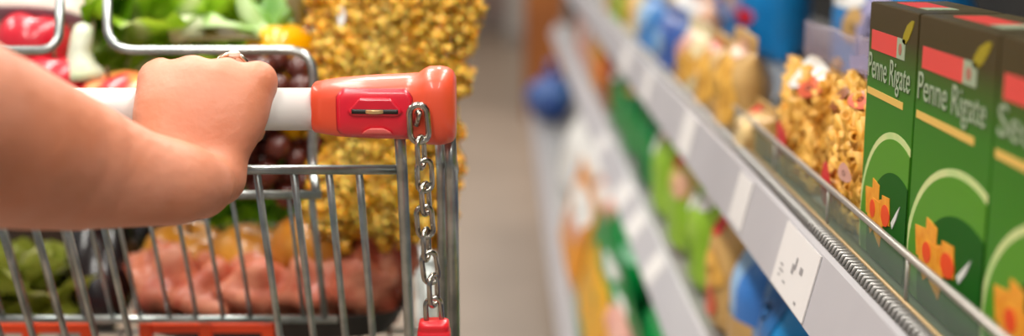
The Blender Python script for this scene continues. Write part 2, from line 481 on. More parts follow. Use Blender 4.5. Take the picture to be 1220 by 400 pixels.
# ================================================================ pillow bags
class Bag:
    def __init__(s, w, h, d, seed=0, fill=.84, wlow=1.0, skew=0.0, wr=.016, bottom=.1):
        s.w, s.h, s.d, s.seed, s.fill, s.wlow, s.skew, s.wr, s.bottom = w / 2, h, d / 2, seed, fill, wlow, skew, wr, bottom
    def D(s, v):
        if v < s.bottom: return s.d * (.25 + .75 * math.sin(v / s.bottom * math.pi / 2))
        if v < .5: return s.d
        if v < s.fill:
            t = (v - .5) / (s.fill - .5); return s.d * max(.05, math.cos(t * math.pi / 2) ** .7)
        return s.d * .05
    def pt(s, y, side, v, k=1.0):
        wp = (s.wlow + (1 - s.wlow) * v ** 2.2) * (1 - .07 * math.sin(math.pi * min(1, v / s.fill)))
        D = s.D(v)
        x = side * D * k * max(0, 1 - abs(y) ** 2.4) ** .55
        q = Vector((y * 2.1 + s.seed * 7.3, v * 3.2, side * 3 + s.seed))
        n = noise.noise(q * 1.6) * 1.0 + noise.noise(q * 4.3) * .5
        x += side * n * s.wr * s.w * (1 - y * y)
        yy = s.w * wp * y * k + s.skew * v * v + noise.noise(Vector((v * 4, s.seed * 2.7, y))) * s.w * .05
        z = s.h * v + (noise.noise(Vector((y * 2, s.seed, 5))) * s.h * .03 * v)
        return Vector((x, yy, max(0, z)))
    def body(s, v0=0, v1=1, k=1.0, n=14, m=20):
        rings = []
        for j in range(m + 1):
            v = v0 + (v1 - v0) * j / m
            ring = []
            for i in range(n): ring.append(s.pt(-math.cos(math.pi * i / n), -1, v, k))
            for i in range(n): ring.append(s.pt(math.cos(math.pi * i / n), 1, v, k))
            rings.append(ring)
        return MB().loft(rings)
    def patch(s, shape, cy, cv, ry, rv, lift=.0012, side=-1):
        vs = []; fs = []
        def p(a, b):
            q = s.pt(max(-.99, min(.99, a)), side, max(0.01, min(.99, b))); q.x += side * lift; return q
        if shape == 'rect':
            N, M = 9, 9
            for j in range(M + 1):
                for i in range(N + 1): vs.append(p(cy + ry * (2 * i / N - 1), cv + rv * (2 * j / M - 1)))
            for j in range(M):
                for i in range(N):
                    a = j * (N + 1) + i; fs.append((a, a + 1, a + N + 2, a + N + 1))
        else:
            N, M = 18, 4
            vs.append(p(cy, cv))
            for j in range(1, M + 1):
                for i in range(N):
                    a = 2 * math.pi * i / N; r = j / M
                    wob = 1 + .1 * math.sin(3 * a + s.seed)
                    vs.append(p(cy + ry * r * wob * math.cos(a), cv + rv * r * wob * math.sin(a)))
            for i in range(N): fs.append((0, 1 + i, 1 + (i + 1) % N))
            for j in range(M - 1):
                for i in range(N):
                    a = 1 + j * N + i; b = 1 + j * N + (i + 1) % N; fs.append((a, b, b + N, a + N))
        return MB().add(vs, fs)

def fusilli(L=.038, r=.0072, n=9, turns=1.3):
    rings = []
    for i in range(n + 1):
        t = i / n; ring = []
        for k in range(6):
            a = 2 * math.pi * k / 6 + turns * 2 * math.pi * t
            rr = r if k % 2 == 0 else r * .42
            if i in (0, n): rr *= .7
            ring.append(Vector((rr * math.cos(a), rr * math.sin(a), L * (t - .5))))
        rings.append(ring)
    m = MB().loft(rings); return m.v, m.f
def penne(L=.026, r=.0042):
    rings = []
    for z, s_ in ((-.5, .55), (-.5, 1), (.5, 1), (.5, .55), (.3, .5)):
        rings.append([Vector((r * s_ * math.cos(a), r * s_ * math.sin(a), L * z + .6 * r * s_ * math.cos(a))) for a in [2 * math.pi * k / 7 for k in range(7)]])
    m = MB().loft(rings); return m.v, m.f

def scatter(bag, piece, count, v0, v1, inset, rnd):
    pv, pf = piece; mb = MB()
    for i in range(count):
        y = rnd.uniform(-.93, .93); v = rnd.uniform(v0, v1); side = -1 if rnd.random() < .72 else 1
        c = bag.pt(y, side, v, .955); c.x -= side * inset * rnd.uniform(0, .9)
        rot = Matrix.Rotation(rnd.uniform(0, 6.28), 3, 'X') @ Matrix.Rotation(rnd.uniform(-.4, .4), 3, 'Y') @ Matrix.Rotation(rnd.uniform(0, 6.28), 3, 'Z')
        mb.add([c + rot @ p for p in pv], pf)
    return mb

BAGN = [0]
def bag(name, label, cat, loc, w, h, d, colr, patches=(), rotz=0.0, tilt=0.0, group=None, fill=.84, crimp=None, wlow=1.0, roll=0.0, bottom=.1):
    BAGN[0] += 1
    b = Bag(w, h, d, BAGN[0] * 1.37, fill, wlow, bottom=bottom)
    t = thing(name, label, cat, loc, (roll, tilt, rotz), group)
    b.body(0, fill).build('bag_body', colr, t)
    b.body(fill, 1, m=5).build('crimped_top', crimp or colr, t)
    for i, (pn, shape, cy, cv, ry, rv, m) in enumerate(patches):
        b.patch(shape, cy, cv, ry, rv, .0012 + .0004 * i).build(pn, m, t)
    return t

def clear_pasta_bag(name, label, cat, loc, w, h, d, piece, count, pm, core, rotz=0, tilt=0, group=None, fill=.8, wlow=1.0, skew=0.0, patches=(), top=None, seed=1, film=None, vfill=None, roll=0.0):
    b = Bag(w, h, d, seed, fill, wlow, skew)
    t = thing(name, label, cat, loc, (roll, tilt, rotz), group)
    rnd = random.Random(seed)
    vf = vfill or fill - .08
    core_o = b.body(.02, vf, .945).build('pasta_core', core, t); tag(core_o, kind='stuff')
    tag(scatter(b, piece, count, .04, vf, .004, rnd).build('pasta', pm, t), kind='stuff')
    b.body(0, fill).build('film', film or FILM, t)
    b.body(fill, 1, m=5).build('crimped_top', top or FILMHAZE, t)
    for i, (pn, shape, cy, cv, ry, rv, m) in enumerate(patches):
        b.patch(shape, cy, cv, ry, rv, .008 + .0004 * i).build(pn, m, t)
    return t

BLUE = col('#1272b4', .3, '#1a84c4'); BLUE2 = col('#0d4f8c', .3, '#1668a8'); PALEB = col('#8fb4d8'); NAVY = col('#2a4a94', .35, '#4a72b4')
EMER = col('#0a8a3e', .3, '#0a6e34'); DKEM = col('#0b5a34'); LIME = col('#7fae1c', .35, '#9cc23a'); WHT = col('#e2e0dc'); RED = col('#d8232e'); PINK = col('#dca898', .4, '#c88a7c')
PEACH = col('#dcaa8a'); CREAM = col('#e0cfa4'); BROWN = col('#8a4a1c'); ORAN = col('#d88a14'); TAN = col('#caa264', .4, '#b48a4c'); LAV = col('#9a94b8'); REDOR = col('#d05a38')
GR = 'bagged pasta on the shelving unit'
D1, D2, D3 = zH(.216) - .004, zH(.418) - .004, zH(.665) - .004
PEN, FUS = penne(), fusilli()
# --- top deck, front row
def span(x0, x1, X, H=.2):
    a, b = YX(x0, X, H), YX(x1, X, H); return (a + b) / 2, abs(a - b)
yc, wd = span(985, 1046, .243)
clear_pasta_bag('pasta_bag', 'clear bag of golden pasta touching the green cartons, red round sticker below', 'pasta bag', (.262, yc, D1), wd * 1.02, .128, .05, PEN, 420, GOLDP, GOLD,
    group=GR, seed=3, fill=.78, patches=[('top_band', 'rect', .1, .87, .7, .035, LAV), ('dark_patch', 'rect', .5, .68, .36, .07, BROWN), ('pink_patch', 'oval', -.25, .72, .3, .05, REDOR), ('sticker', 'oval', .2, .2, .3, .12, RED), ('sticker_edge', 'oval', -.45, .34, .16, .05, PINK)])
yc, wd = span(928, 985, .242)
clear_pasta_bag('pasta_bag', 'clear bag of golden pasta with a white torn corner next to the silver packet', 'pasta bag', (.260, yc, D1), wd * .98, .125, .05, PEN, 420, GOLDP, GOLD,
    group=GR, seed=5, fill=.76, patches=[('white_corner', 'oval', -.1, .72, .55, .1, WHT), ('pink_patch', 'oval', -.5, .66, .25, .06, REDOR), ('sticker', 'oval', .1, .26, .24, .12, RED)])
# low golden bags receding
for i, (x0, x1, hh, bm_, ps, lab) in enumerate((
    (868, 890, .045, TAN, [('pasta_window', 'oval', 0, .5, .8, .35, GOLDWIN2), ('red_mark', 'oval', .3, .85, .3, .08, RED)], 'low amber pasta bag with a red mark just past the silver packet'),
    (842, 868, .1, TAN, [('pasta_window', 'oval', 0, .42, .85, .36, GOLDWIN), ('red_edge', 'rect', .7, .62, .12, .2, REDOR), ('tan_top', 'oval', -.2, .85, .4, .1, PEACH)], 'amber pasta bag with a reddish edge next to the low amber bag'),
    (820, 842, .085, TAN, [('pasta_window', 'oval', 0, .42, .85, .36, GOLDWIN), ('red_top', 'rect', .2, .84, .5, .06, REDOR)], 'amber pasta bag with a red-orange top strip'),
    (797, 820, .085, CREAM, [('pasta_window', 'oval', 0, .4, .85, .35, GOLDWIN), ('pink_dot', 'oval', 0, .66, .45, .18, PINK)], 'cream and gold pasta bag with one pink round patch'),
    (772, 797, .085, NAVY, [('pale_patch', 'oval', .1, .45, .5, .2, PALEB)], 'light blue bag with pale patch, nearer of the two on the top deck'),
    (752, 772, .09, col('#4d8ccc', .35, '#2f6fb4'), [('pale_patch', 'oval', 0, .6, .6, .2, PALEB)], 'light blue bag with pale patch, farther of the two on the top deck'),
    (738, 752, .1, CREAM, [('gold_patch', 'oval', 0, .5, .7, .3, GOLDWIN)], 'cream and gold bag far along the top deck'),
    (726, 738, .1, LIME, [], 'olive green bag near the far end of the top deck'),
    (716, 726, .1, TAN, [('gold_patch', 'oval', 0, .5, .7, .3, CREAM)], 'tan bag at the far end of the top deck'))):
    yc, wd = span(x0, x1, .213)
    bag('pasta_bag', lab, 'pasta bag', (.239, yc, D1), wd * .95, hh, .052, bm_, ps, group=GR)
# middle row
for (y0, y1_, hh, bm_, ps, lab) in ((1.62, 1.78, .1, PEACH, [('white_mark', 'oval', 0, .7, .5, .16, WHT)], 'peach bag with white mark in the middle row behind the light blue bags'),
    (1.80, 1.95, .1, WHT, [('pink_mark', 'oval', 0, .5, .5, .2, PEACH)], 'white bag with peach mark in the middle row of the top deck')):
    bag('pasta_bag', lab, 'pasta bag', (.292, (y0 + y1_) / 2, D1), y1_ - y0, hh, .05, bm_, ps, group=GR)
# --- top deck, back row: big blue bags
for i, (y0, y1_, lab) in enumerate(((1.05, 1.30, 'big blue bag standing behind the clear bags of golden pasta'), (1.66, 1.93, 'big blue bag with round food picture behind the silver gap, nearer of two'), (1.95, 2.15, 'big blue bag with round food picture behind the silver gap, farther of two'),
        (2.17, 2.37, 'big blue bag at the end of the back row, beside the pale cream bag'), (2.39, 2.6, 'pale cream bag at the far end of the back row'))):
    c_ = BLUE if i < 4 else CREAM
    ps = [('food_picture', 'oval', -.1, .40, .42, .14, LAV), ('food_center', 'oval', -.1, .42, .24, .08, TAN), ('red_mark', 'oval', -.62, .3, .16, .06, RED), ('white_streak', 'oval', -.2, .72, .5, .05, PALEB)]
    if i == 0: ps = [('white_swoosh', 'oval', .2, .62, .55, .06, WHT), ('tan_dot', 'oval', -.3, .5, .25, .08, TAN), ('pale_fold', 'oval', -.55, .5, .18, .3, LAV)]
    bag('blue_bag', lab, 'bag', (.40, (y0 + y1_) / 2, D1), y1_ - y0, .215, .12, c_, ps, group='large bags in the back row of the top deck')
# silver film lying on the deck in the gap
sb = Bag(.11, .07, .035, 9.1, .8)
st = thing('silver_packet', 'crumpled silver packet lying in the gap between the amber bags and clear bags', 'packet', (.285, YX(905, .26), D1 + .014), (0, math.radians(80), 0))
sb.wr = .12
sb.body(0, 1).build('foil', mat('silver_foil', '#d2d2d0', rough=.22, metal=.85, bump=.8, scale=30), st)

# --- second deck
for (x0, x1, hh, bm_, ps, lab) in (
    (1000, 1080, .15, BLUE2, [('gold_patch', 'oval', 0, .5, .6, .2, ORAN)], 'blue bag nearest the lens below the white price ticket'),
    (930, 1000, .15, BLUE2, [('orange_patch', 'oval', .3, .35, .6, .25, ORAN), ('pale_patch', 'oval', -.4, .72, .3, .1, PALEB)], 'deep blue bag with an orange patch under the white price ticket'),
    (884, 930, .15, BLUE, [('dark_patch', 'oval', .3, .66, .6, .16, BLUE2), ('orange_patch', 'oval', .55, .16, .5, .14, ORAN), ('sky_patch', 'oval', -.5, .25, .3, .2, col('#2a90d0'))], 'bright blue bag with dark patch and orange corner on the middle deck'),
    (856, 884, .15, PALEB, [('blue_band', 'rect', -.6, .6, .3, .2, col('#3a78c4')), ('tan_foot', 'rect', 0, .2, .8, .2, TAN)], 'pale grey-blue bag with tan foot on the middle deck'),
    (832, 856, .15, TAN, [('red_dot', 'oval', .2, .72, .3, .08, RED), ('white_dot', 'oval', .6, .8, .3, .07, WHT), ('red_patch', 'oval', 0, .25, .5, .14, REDOR), ('pasta_window', 'oval', -.2, .45, .5, .12, GOLDWIN)], 'tan pasta bag with red patches beside the lime green bag'),
    (808, 832, .15, LIME, [('white_dot', 'oval', -.4, .72, .3, .07, WHT), ('white_dot', 'oval', .25, .66, .3, .08, WHT), ('red_dot', 'oval', .5, .85, .3, .07, RED), ('dark_patch', 'oval', .2, .3, .4, .1, col('#5c8c14'))], 'lime green bag with white dots and a red dot'),
    (787, 808, .155, col('#b8a24a', .4, '#c8b464'), [('red_dot', 'oval', .2, .75, .4, .08, RED), ('lime_foot', 'rect', 0, .3, .85, .2, LIME), ('peach_dot', 'oval', -.5, .6, .3, .1, PEACH)], 'yellow-brown bag with lime foot and red dot'),
    (768, 787, .15, LIME, [('red_top', 'oval', .1, .82, .6, .08, REDOR), ('white_dot', 'oval', .3, .66, .4, .1, WHT)], 'lime green bag with red top beside the emerald bags'),
    (750, 768, .15, EMER, [('dark_patch', 'oval', 0, .2, .6, .16, DKEM)], 'emerald bag with dark patch on the middle deck beside the lime bags'),
    (735, 750, .165, EMER, [('gold_dot', 'oval', .1, .74, .75, .11, col('#d8b052'))], 'emerald bag with golden oval on the middle deck'),
    (722, 735, .16, EMER, [('white_dot', 'oval', 0, .72, .5, .1, WHT)], 'emerald bag with white dot far along the middle deck'),
    (710, 722, .16, BROWN, [('red_patch', 'oval', 0, .5, .6, .2, REDOR)], 'brown bag with red patch far along the middle deck'),
    (700, 710, .17, ORAN, [('gold_patch', 'oval', 0, .6, .6, .2, col('#c89a20'))], 'orange-gold bag far along the middle deck'),
    (690, 700, .19, PINK, [('white_dot', 'oval', 0, .6, .5, .2, WHT)], 'pinkish bag near the far end of the middle deck'),
    (682, 690, .2, PINK, [], 'pink bag at the far end of the middle deck')):
    yc, wd = span(x0, x1, .206, .38)
    bag('snack_bag', lab, 'bag', (.240, yc, D2), wd * .96, hh, .066, bm_, ps, group='bags on the middle deck')
# dark stock behind the second and third deck fronts
# --- third deck
for (x0, x1, hh, bm_, ps, lab, Xf) in (
    (790, 850, .18, EMER, [('gold_patch', 'oval', 0, .5, .6, .2, ORAN)], 'emerald bag with gold patch nearest the lens on the low deck', .14),
    (736, 790, .185, EMER, [('pasta_window', 'oval', 0, .62, .85, .22, YELWIN), ('white_cap', 'oval', .1, .76, .7, .12, CREAM), ('gold_foot', 'oval', .6, .14, .3, .12, ORAN)], 'yellow and cream topped emerald bag beside the grey rail on the low deck', .135),
    (716, 736, .19, EMER, [('mint_foot', 'oval', 0, .2, .7, .12, col('#5cb88a')), ('dark_patch', 'oval', -.3, .4, .4, .12, DKEM)], 'tall emerald bag with mint foot on the low deck', .135),
    (700, 716, .19, EMER, [('dark_patch', 'oval', .4, .55, .4, .2, DKEM)], 'tall plain emerald bag behind the yellow pasta bag on the low deck', .14),
    (686, 700, .19, EMER, [('pale_patch', 'oval', -.3, .8, .5, .1, col('#8cc8a0'))], 'emerald bag with pale mint patch on the low deck', .15),
    (676, 686, .19, EMER, [('orange_patch', 'oval', .2, .3, .5, .16, ORAN)], 'emerald bag with orange patch on the low deck', .14),
    (667, 676, .18, PINK, [('white_patch', 'oval', 0, .7, .7, .15, WHT), ('red_patch', 'oval', 0, .45, .5, .12, REDOR)], 'pinkish bag with white and red patches on the low deck', .14),
    (659, 667, .18, WHT, [('pale_patch', 'oval', 0, .5, .6, .2, PALEB)], 'white bag far along the low deck', .14),
    (651, 659, .17, WHT, [], 'plain white bag at the far end of the low deck', .14)):
    yc, wd = span(x0, x1, Xf - .028, .5)
    bag('tall_bag', lab, 'bag', (Xf + .035, yc, D3), wd * .96, hh, .075, bm_, ps, tilt=math.radians(9), group='tall bags on the low deck')
# yellow pasta bag leaning out in front of the emerald ones
def lean_bag(label, px0, px1, Xf, hh, bm_, ps, H=.5):
    yc, wd = span(px0, px1, Xf, H)
    return bag('pasta_bag', label, 'pasta bag', (Xf + .02, yc, D3), wd, hh, .036, bm_, ps, tilt=math.radians(13), group='tall bags on the low deck')
lean_bag('yellow pasta bag with pinkish white top leaning in front of the emerald bags', 674, 722, .107, .172, EMER,
         [('pasta_window', 'rect', .02, .5, .78, .26, YELWIN), ('pale_top', 'oval', -.55, .74, .5, .14, PINK), ('pink_mark', 'oval', -.5, .58, .3, .07, REDOR), ('white_knot', 'oval', .1, .88, .35, .06, WHT)])
lean_bag('small orange bag with white tip behind the leaning yellow pasta bag', 661, 674, .107, .165, ORAN,
         [('pale_top', 'oval', -.2, .72, .7, .16, WHT), ('pink_mark', 'oval', -.3, .5, .5, .1, PINK)])
# round blue bag at the far end of the low deck
bb = thing('blue_net_bag', 'round blue bag bulging over the low rail far down the aisle', 'bag', P(656, 117, 3.75), (0, 0, 0))
MB().ball((0, 0, 0), (.075, .08, .078), n=20, m=14, wob=.18, seed=2).build('bag_body', NAVY, bb)
for i, (dx, dz, r_) in enumerate(((-.03, .03, .022), (.03, .025, .02))):
    MB().ball((dx, -.066, dz), (r_, .01, r_), wob=.1, seed=i).build('pale_panel', col('#6f94cc'), bb)
MB().tube([(0, 0, .07), (.005, 0, .1), (0, .01, .115)], [.02, .01, .016], 8).build('tied_neck', NAVY, bb)

# brown wooden end display and navy bag beyond
wdsp = thing('wooden_display', 'brown wooden display cabinet standing past the far end of the shelves', 'display', (.3, 6.4, 0))
WOOD = mat('brown_wood', '#9a5a22', '#85491a', rough=.5, scale=4, detail=5)
for k in range(5):
    MB().box((-.18 + k * .1, -.02, .05), (-.083 + k * .1, 0, 1.5), .003).build('plank', WOOD, wdsp, False)
MB().box((-.18, 0, 0), (.32, .5, 1.48), .004).build('carcass', WOOD, wdsp, False)
MB().box((-.2, -.04, 1.5), (.34, .52, 1.54), .005).build('top_board', mat('wood_top', '#a5682e', rough=.5), wdsp, False)

# ================================================================ shopping trolley
BAR = P(300, 130, .72)
YH, ZH = BAR.y, BAR.z
def XP(px, d=.72): return P(px, 130, d).x
ct = thing('shopping_trolley', 'wire shopping trolley full of groceries with white handle and orange-red coin lock', 'trolley', (0, 0, 0))
XR = P(537, 200, .745).x      # right side of the basket at the rear
XL = XR - .53
MB().tube([(XL - .01, YH, ZH), (XP(380), YH, ZH)], .0131, 28).build('handle_bar', WHITEBAR, ct)

# --- coin lock: lofted housing at the right end of the handle
K = .72 / FPX
SECT = [(374, 127, 27, 24), (376, 127, 29.5, 27), (388, 127, 31.5, 30), (404, 127, 34, 34), (440, 126.5, 36.5, 36.5), (485, 126, 38, 38), (499, 126, 39, 38.5), (506, 125.5, 43.5, 41), (512, 125, 45.5, 42.5), (524, 125, 46, 43), (533, 125, 44.5, 41), (540, 126, 41, 36), (543, 127, 36, 30)]
def cap_ring(x, cy, hh, hd, n=44, e=3.2):
    c = P(x, cy, .72); r = []
    for i in range(n):
        a = 2 * math.pi * i / n
        ca, sa = math.cos(a), math.sin(a)
        r.append(c + Vector((0, -math.copysign(abs(ca) ** (2 / e), ca) * hd * K, math.copysign(abs(sa) ** (2 / e), sa) * hh * K)))
    return r
lock = MB().loft([cap_ring(*s_) for s_ in SECT]).build('coin_lock', ORANGE, ct)
def cap_front(px, py, lift=0.0):
    """point on the housing's face towards the person"""
    for a, b in zip(SECT, SECT[1:]):
        if a[0] <= px <= b[0]: break
    t = (px - a[0]) / (b[0] - a[0]); cy, hh, hd = [a[i] + (b[i] - a[i]) * t for i in (1, 2, 3)]
    s_ = max(-.97, min(.97, (cy - py) / hh)); e = 3.2
    c = P(px, cy, .72)
    return c + Vector((0, -(1 - abs(s_) ** e) ** (1 / e) * hd * K - lift, s_ * hh * K))
def cap_patch(name, poly_rows, m, lift, parent=lock, nx=16):
    """rows of (py, px_left, px_right)"""
    vs = []; fs = []
    for py, a, b in poly_rows:
        for i in range(nx + 1): vs.append(cap_front(a + (b - a) * i / nx, py, lift))
    R_ = len(poly_rows)
    for j in range(R_ - 1):
        for i in range(nx):
            q = j * (nx + 1) + i; fs.append((q, q + nx + 1, q + nx + 2, q + 1))
    n0 = len(vs)
    vs += [v + Vector((0, lift + .0008, 0)) for v in vs]
    fs += [tuple(i + n0 for i in reversed(f)) for f in fs]
    edge = [i for i in range(nx + 1)] + [j * (nx + 1) + nx for j in range(1, R_)] + [(R_ - 1) * (nx + 1) + i for i in range(nx - 1, -1, -1)] + [j * (nx + 1) for j in range(R_ - 2, 0, -1)]
    for i in range(len(edge)):
        a, b = edge[i], edge[(i + 1) % len(edge)]; fs.append((a, b, b + n0, a + n0))
    return MB().add(vs, fs).build(name, m, parent)
def octrows(y0, y1, x0, x1, ch, n=12):
    rows = []
    for j in range(n + 1):
        y = y0 + (y1 - y0) * j / n; i_ = max(0, ch - (y - y0), ch - (y1 - y)); rows.append((y, x0 + i_, x1 - i_))
    return rows
cap_patch('panel_rim', octrows(100, 159, 405, 495, 8), mat('dark_red_seam', '#a81f24', rough=.4), .0002)
cap_patch('lock_panel', octrows(101, 158, 406.2, 493.8, 8), CRIMSON, .0008)
rows = [(110.5, 434, 468), (114, 430, 472), (118, 427, 475), (123, 422, 480), (126, 419, 483), (129, 422, 480), (131, 425, 477)]
cap_patch('slot_surround', rows, mat('slot_red', '#c4162c', rough=.28, coat=.4), .0026)
cap_patch('coin_slot', [(123.2, 424, 478), (128.5, 424, 478)], BLACK, .0030)
cap_patch('pale_half_disc', [(146, 446, 459), (148, 441, 464), (150.5, 437, 468), (153, 435, 470)], mat('half_disc_pink', '#ee6a66', rough=.3), .0030)  # raised half disc, paler pink than the panel
# the coin in the slot
cpos = (cap_front(451, 125.8, 0) + Vector((0, .004, 0)))
co = thing('coin', 'small tan coin sitting in the slot of the coin lock', 'coin', cpos)
ring = lambda r, z: [Vector((r * math.cos(2 * math.pi * i / 24), r * .8 * math.sin(2 * math.pi * i / 24), z)) for i in range(24)]
COINM = mat('coin_brass', '#c8a472', rough=.35, metal=.5)
MB().loft([ring(.0066, -.0011), ring(.0068, -.0008), ring(.0068, .0008), ring(.0066, .0011)]).build('blank', COINM, co, False)
co.location = cpos + Vector((0, -.0036, 0))

# --- chain of the coin lock
def link_mesh(L, W, r):
    pts = []
    h = L / 2 - W / 2
    for i in range(9):
        a = math.pi * i / 8; pts.append(Vector((W / 2 * math.cos(a), 0, h + W / 2 * math.sin(a))))
    for i in range(9):
        a = math.pi + math.pi * i / 8; pts.append(Vector((W / 2 * math.cos(a), 0, -h + W / 2 * math.sin(a))))
    mb = MB().tube(pts, r, 8, closed=True); return mesh('chain_link', mb.v, mb.f)
big = link_mesh(.0225, .0108, .0019); small = link_mesh(.0192, .0092, .0016)
A_ = P(499, 147, .694); B_ = P(516, 373, .70)
stp = MB().tube([cap_front(502, 127, -.003), cap_front(501, 128, .004), P(499, 133, .694), cap_front(499, 141, .002)], .0022, 8).build('chain_staple', STEEL, lock)
N_ = 8
L0 = link('chain_link', big, STEEL, lock); L0.location = A_; L0.rotation_euler = (0, -.05, .12)
dirv = (B_ - A_)
start = A_ + dirv.normalized() * .0172
for i in range(N_):
    t = i / (N_ - 1)
    o = link('chain_link', small, STEEL, lock)
    o.location = start + (B_ - start) * t + Vector((.0012 * math.sin(i * 1.3), 0, 0))
    o.rotation_euler = (0, -.075 + .05 * math.sin(i * 2.1), (math.pi / 2 - .35 if i % 2 == 0 else .3) + .15 * math.sin(i * 1.7))
# red plug hanging from the chain
def rr_ring(c, hw, hd, n=32, e=4):
    r = []
    for i in range(n):
        a = 2 * math.pi * i / n; ca, sa = math.cos(a), math.sin(a)
        r.append(c + Vector((math.copysign(abs(ca) ** (2 / e), ca) * hw, math.copysign(abs(sa) ** (2 / e), sa) * hd, 0)))
    return r
pc = P(517, 381, .70)
rings = []
for dz, hw, hd in ((0, .0075, .005), (-.0008, .0088, .0062), (-.004, .0094, .0068), (-.005, .0088, .0062), (-.0062, .0098, .007), (-.01, .0101, .0072), (-.011, .0094, .0066), (-.0122, .0104, .0074), (-.03, .0108, .0076), (-.0315, .009, .006)):
    rings.append(rr_ring(pc + Vector((0, 0, dz)), hw, hd))
MB().loft(rings).build('lock_plug', REDPLUG, lock)
MB().box(pc + Vector((-.005, -.0012, -.048)), pc + Vector((.005, .0012, -.031)), .0005).build('key_tongue', STEEL, lock, False)

# --- left handle end out of frame
MB().tube([(XL - .02, YH, ZH), (XL + .05, YH, ZH)], [.021, .018], 24).build('handle_end', ORANGE, ct)

# --- basket geometry
ZT, ZB = P(480, 203, .75).z, .79
YR = P(480, 203, .75).y
SL = .42                                   # rear gate leans forward as it goes down
YF, XFR, XFL = YR + .72, XR - .055, XL + .055
ZTF = ZT + .02
def wire(name, pts, r, n=8, m=CHROME, parent=ct): return MB().tube(pts, r, n).build(name, m, parent)
# upright posts at the rear right corner (carry the handle)
wire('corner_post', [P(535, 160, .735), P(538, 205, .742), P(541, 420, .80)], .0042, 12)
wire('corner_post', [P(524, 165, .76), P(526, 205, .768), P(529, 420, .83)], .0034, 10)
wire('corner_post', [P(476, 158, .725), P(479, 203, .742), P(488, 400, .80), P(490, 450, .815)], .0036, 12)
wire('corner_post', [(XL, YH + .02, ZH - .01), (XL, YR + .01, ZT), (XL, YR + SL * (ZT - ZB), ZB)], .0042, 12)
# rear gate: top rail and thick rods
GR0, GR1 = P(-120, 202, .75), P(477, 202, .75)
wire('gate_rail', [GR0, GR1], .0031, 12)
ZG = .70
def gate_rod(px_top, py_top=206, d=.752, r=.0024, zend=.795):
    a = P(px_top, py_top, d); b = a + Vector((0, SL * (a.z - zend), -(a.z - zend)))
    return wire('gate_rod', [a, b], r, 10)
for px in (306, 351, 393, 427, 450): pass
for px in (-60, -18, 25, 64, 109, 306, 350, 392, 428):
    gate_rod(px)
wire('gate_rail', [(XL, YR + SL * (ZT - .795), .795), (XR, YR + SL * (ZT - .795), .795)], .003, 10)
# child seat panel: thin rods, short top rail, lower rail, chrome hoops
DS = .835
def seat_pt(px, py):
    """point on the child seat panel plane, which leans like the gate"""
    o = P(px, 232, DS); dr = Vector((0, SL, -1)).normalized()
    nrm = Vector((0, 1, SL)).normalized()
    c = Vector((0, 0, CAMZ)); q = P(px, py, 1.0) - c
    return c + q * ((P(382, 232, DS) - c).dot(nrm) / q.dot(nrm))
tr = [seat_pt(-130, 232), seat_pt(383, 232)]
wire('seat_panel_rail', tr, .0031, 10)
br0, br1 = seat_pt(-110, 380), seat_pt(402, 380)
wire('seat_panel_rail', [br0, br1], .0031, 10)
for px in (-33, 2, 37, 72, 107, 142, 180, 215, 249, 284, 318, 352, 379):
    a = P(0, 0, 1); 
    u = (px + 20 - 600) # column at y 232 follows the leaning direction's vanishing point
    top = seat_pt(px - 8, 232); dr = Vector((0, SL, -1)).normalized()
    L = (top.z - br0.z) / -dr.z
    wire('seat_panel_rod', [top, top + dr * L], .0017 if px < 370 else .0026, 8)
DHP = .85
hp = [P(128, -60, DHP + .03), P(128, 60, DHP), P(374, 60, DHP), P(372, 200, DHP), seat_pt(378, 232)]
wire('seat_hoop', fillet(hp, .02, 8), .0034, 12)
hp = [P(73, -60, DHP + .03), P(70, 60, DHP), P(-60, 60, DHP), P(-62, 200, DHP), seat_pt(-70, 232)]
wire('seat_hoop', fillet(hp, .016, 8), .0034, 12)
hp = [P(128, -60, DHP + .03), P(128, -90, DHP + .03), P(73, -90, DHP + .03), P(73, -60, DHP + .03)]
wire('seat_hoop', fillet(hp, .012, 8), .0034, 12)
# red plastic seat grilles below the panel
for (x0, x1, posts) in ((-60, 110, (-25, 36, 105)), (168, 326, (175, 246, 320))):
    mb = MB()
    ra = P(x0, 390, .905); rb = P(x1, 390, .905)
    mb.box((ra.x, ra.y - .004, ra.z - .0035), (rb.x, ra.y + .004, ra.z + .0035), .0015)
    zb_ = ra.z - .034
    mb.box((ra.x, ra.y - .004, zb_ - .004), (rb.x, ra.y + .004, zb_ + .003), .0015)
    g = mb.build('seat_grille', SEATRED, ct, False)
    for p_ in posts:
        c_ = P(p_, 390, .905)
        MB().box((c_.x - .0045, c_.y - .006, zb_), (c_.x + .0045, c_.y + .002, ra.z + .004), .001).build('grille_bar', SEATRED, g, False)
# basket sides, front and floor
def lerp(a, b, t): return a + (b - a) * t
for side, (xr, xf) in enumerate(((XR + .001, XFR), (XL, XFL))):
    yb = YR + SL * (ZT - ZB)
    wire('basket_rim', [(xr, YR, ZT), (xf, YF, ZTF)], .0042, 10)
    wire('basket_side_rail', [(xr, yb, ZB), (xf, YF - .05, ZB + .06)], .003, 8)
    wire('basket_side_rail', [(xr, YR + SL * .08, ZT - .08), (xf, YF - .02, ZTF - .08)], .0024, 8)
    for k in range(1, 19):
        t = k / 19
        a = (lerp(xr, xf, t), lerp(YR, YF, t), lerp(ZT, ZTF, t)); b = (lerp(xr, xf, t), lerp(yb, YF - .05, t), lerp(ZB, ZB + .06, t))
        wire('basket_side_wire', [a, b], .0018, 6)
wire('basket_rim', [(XFL, YF, ZTF), (XFR, YF, ZTF)], .0042, 10)
wire('basket_front_rail', [(XFL, YF - .05, ZB + .06), (XFR, YF - .05, ZB + .06)], .003, 8)
for k in range(0, 13):
    x = lerp(XFL, XFR, k / 12); wire('basket_front_wire', [(x, YF, ZTF), (x, YF - .05, ZB + .06)], .0018, 6)
yb = YR + SL * (ZT - ZB)
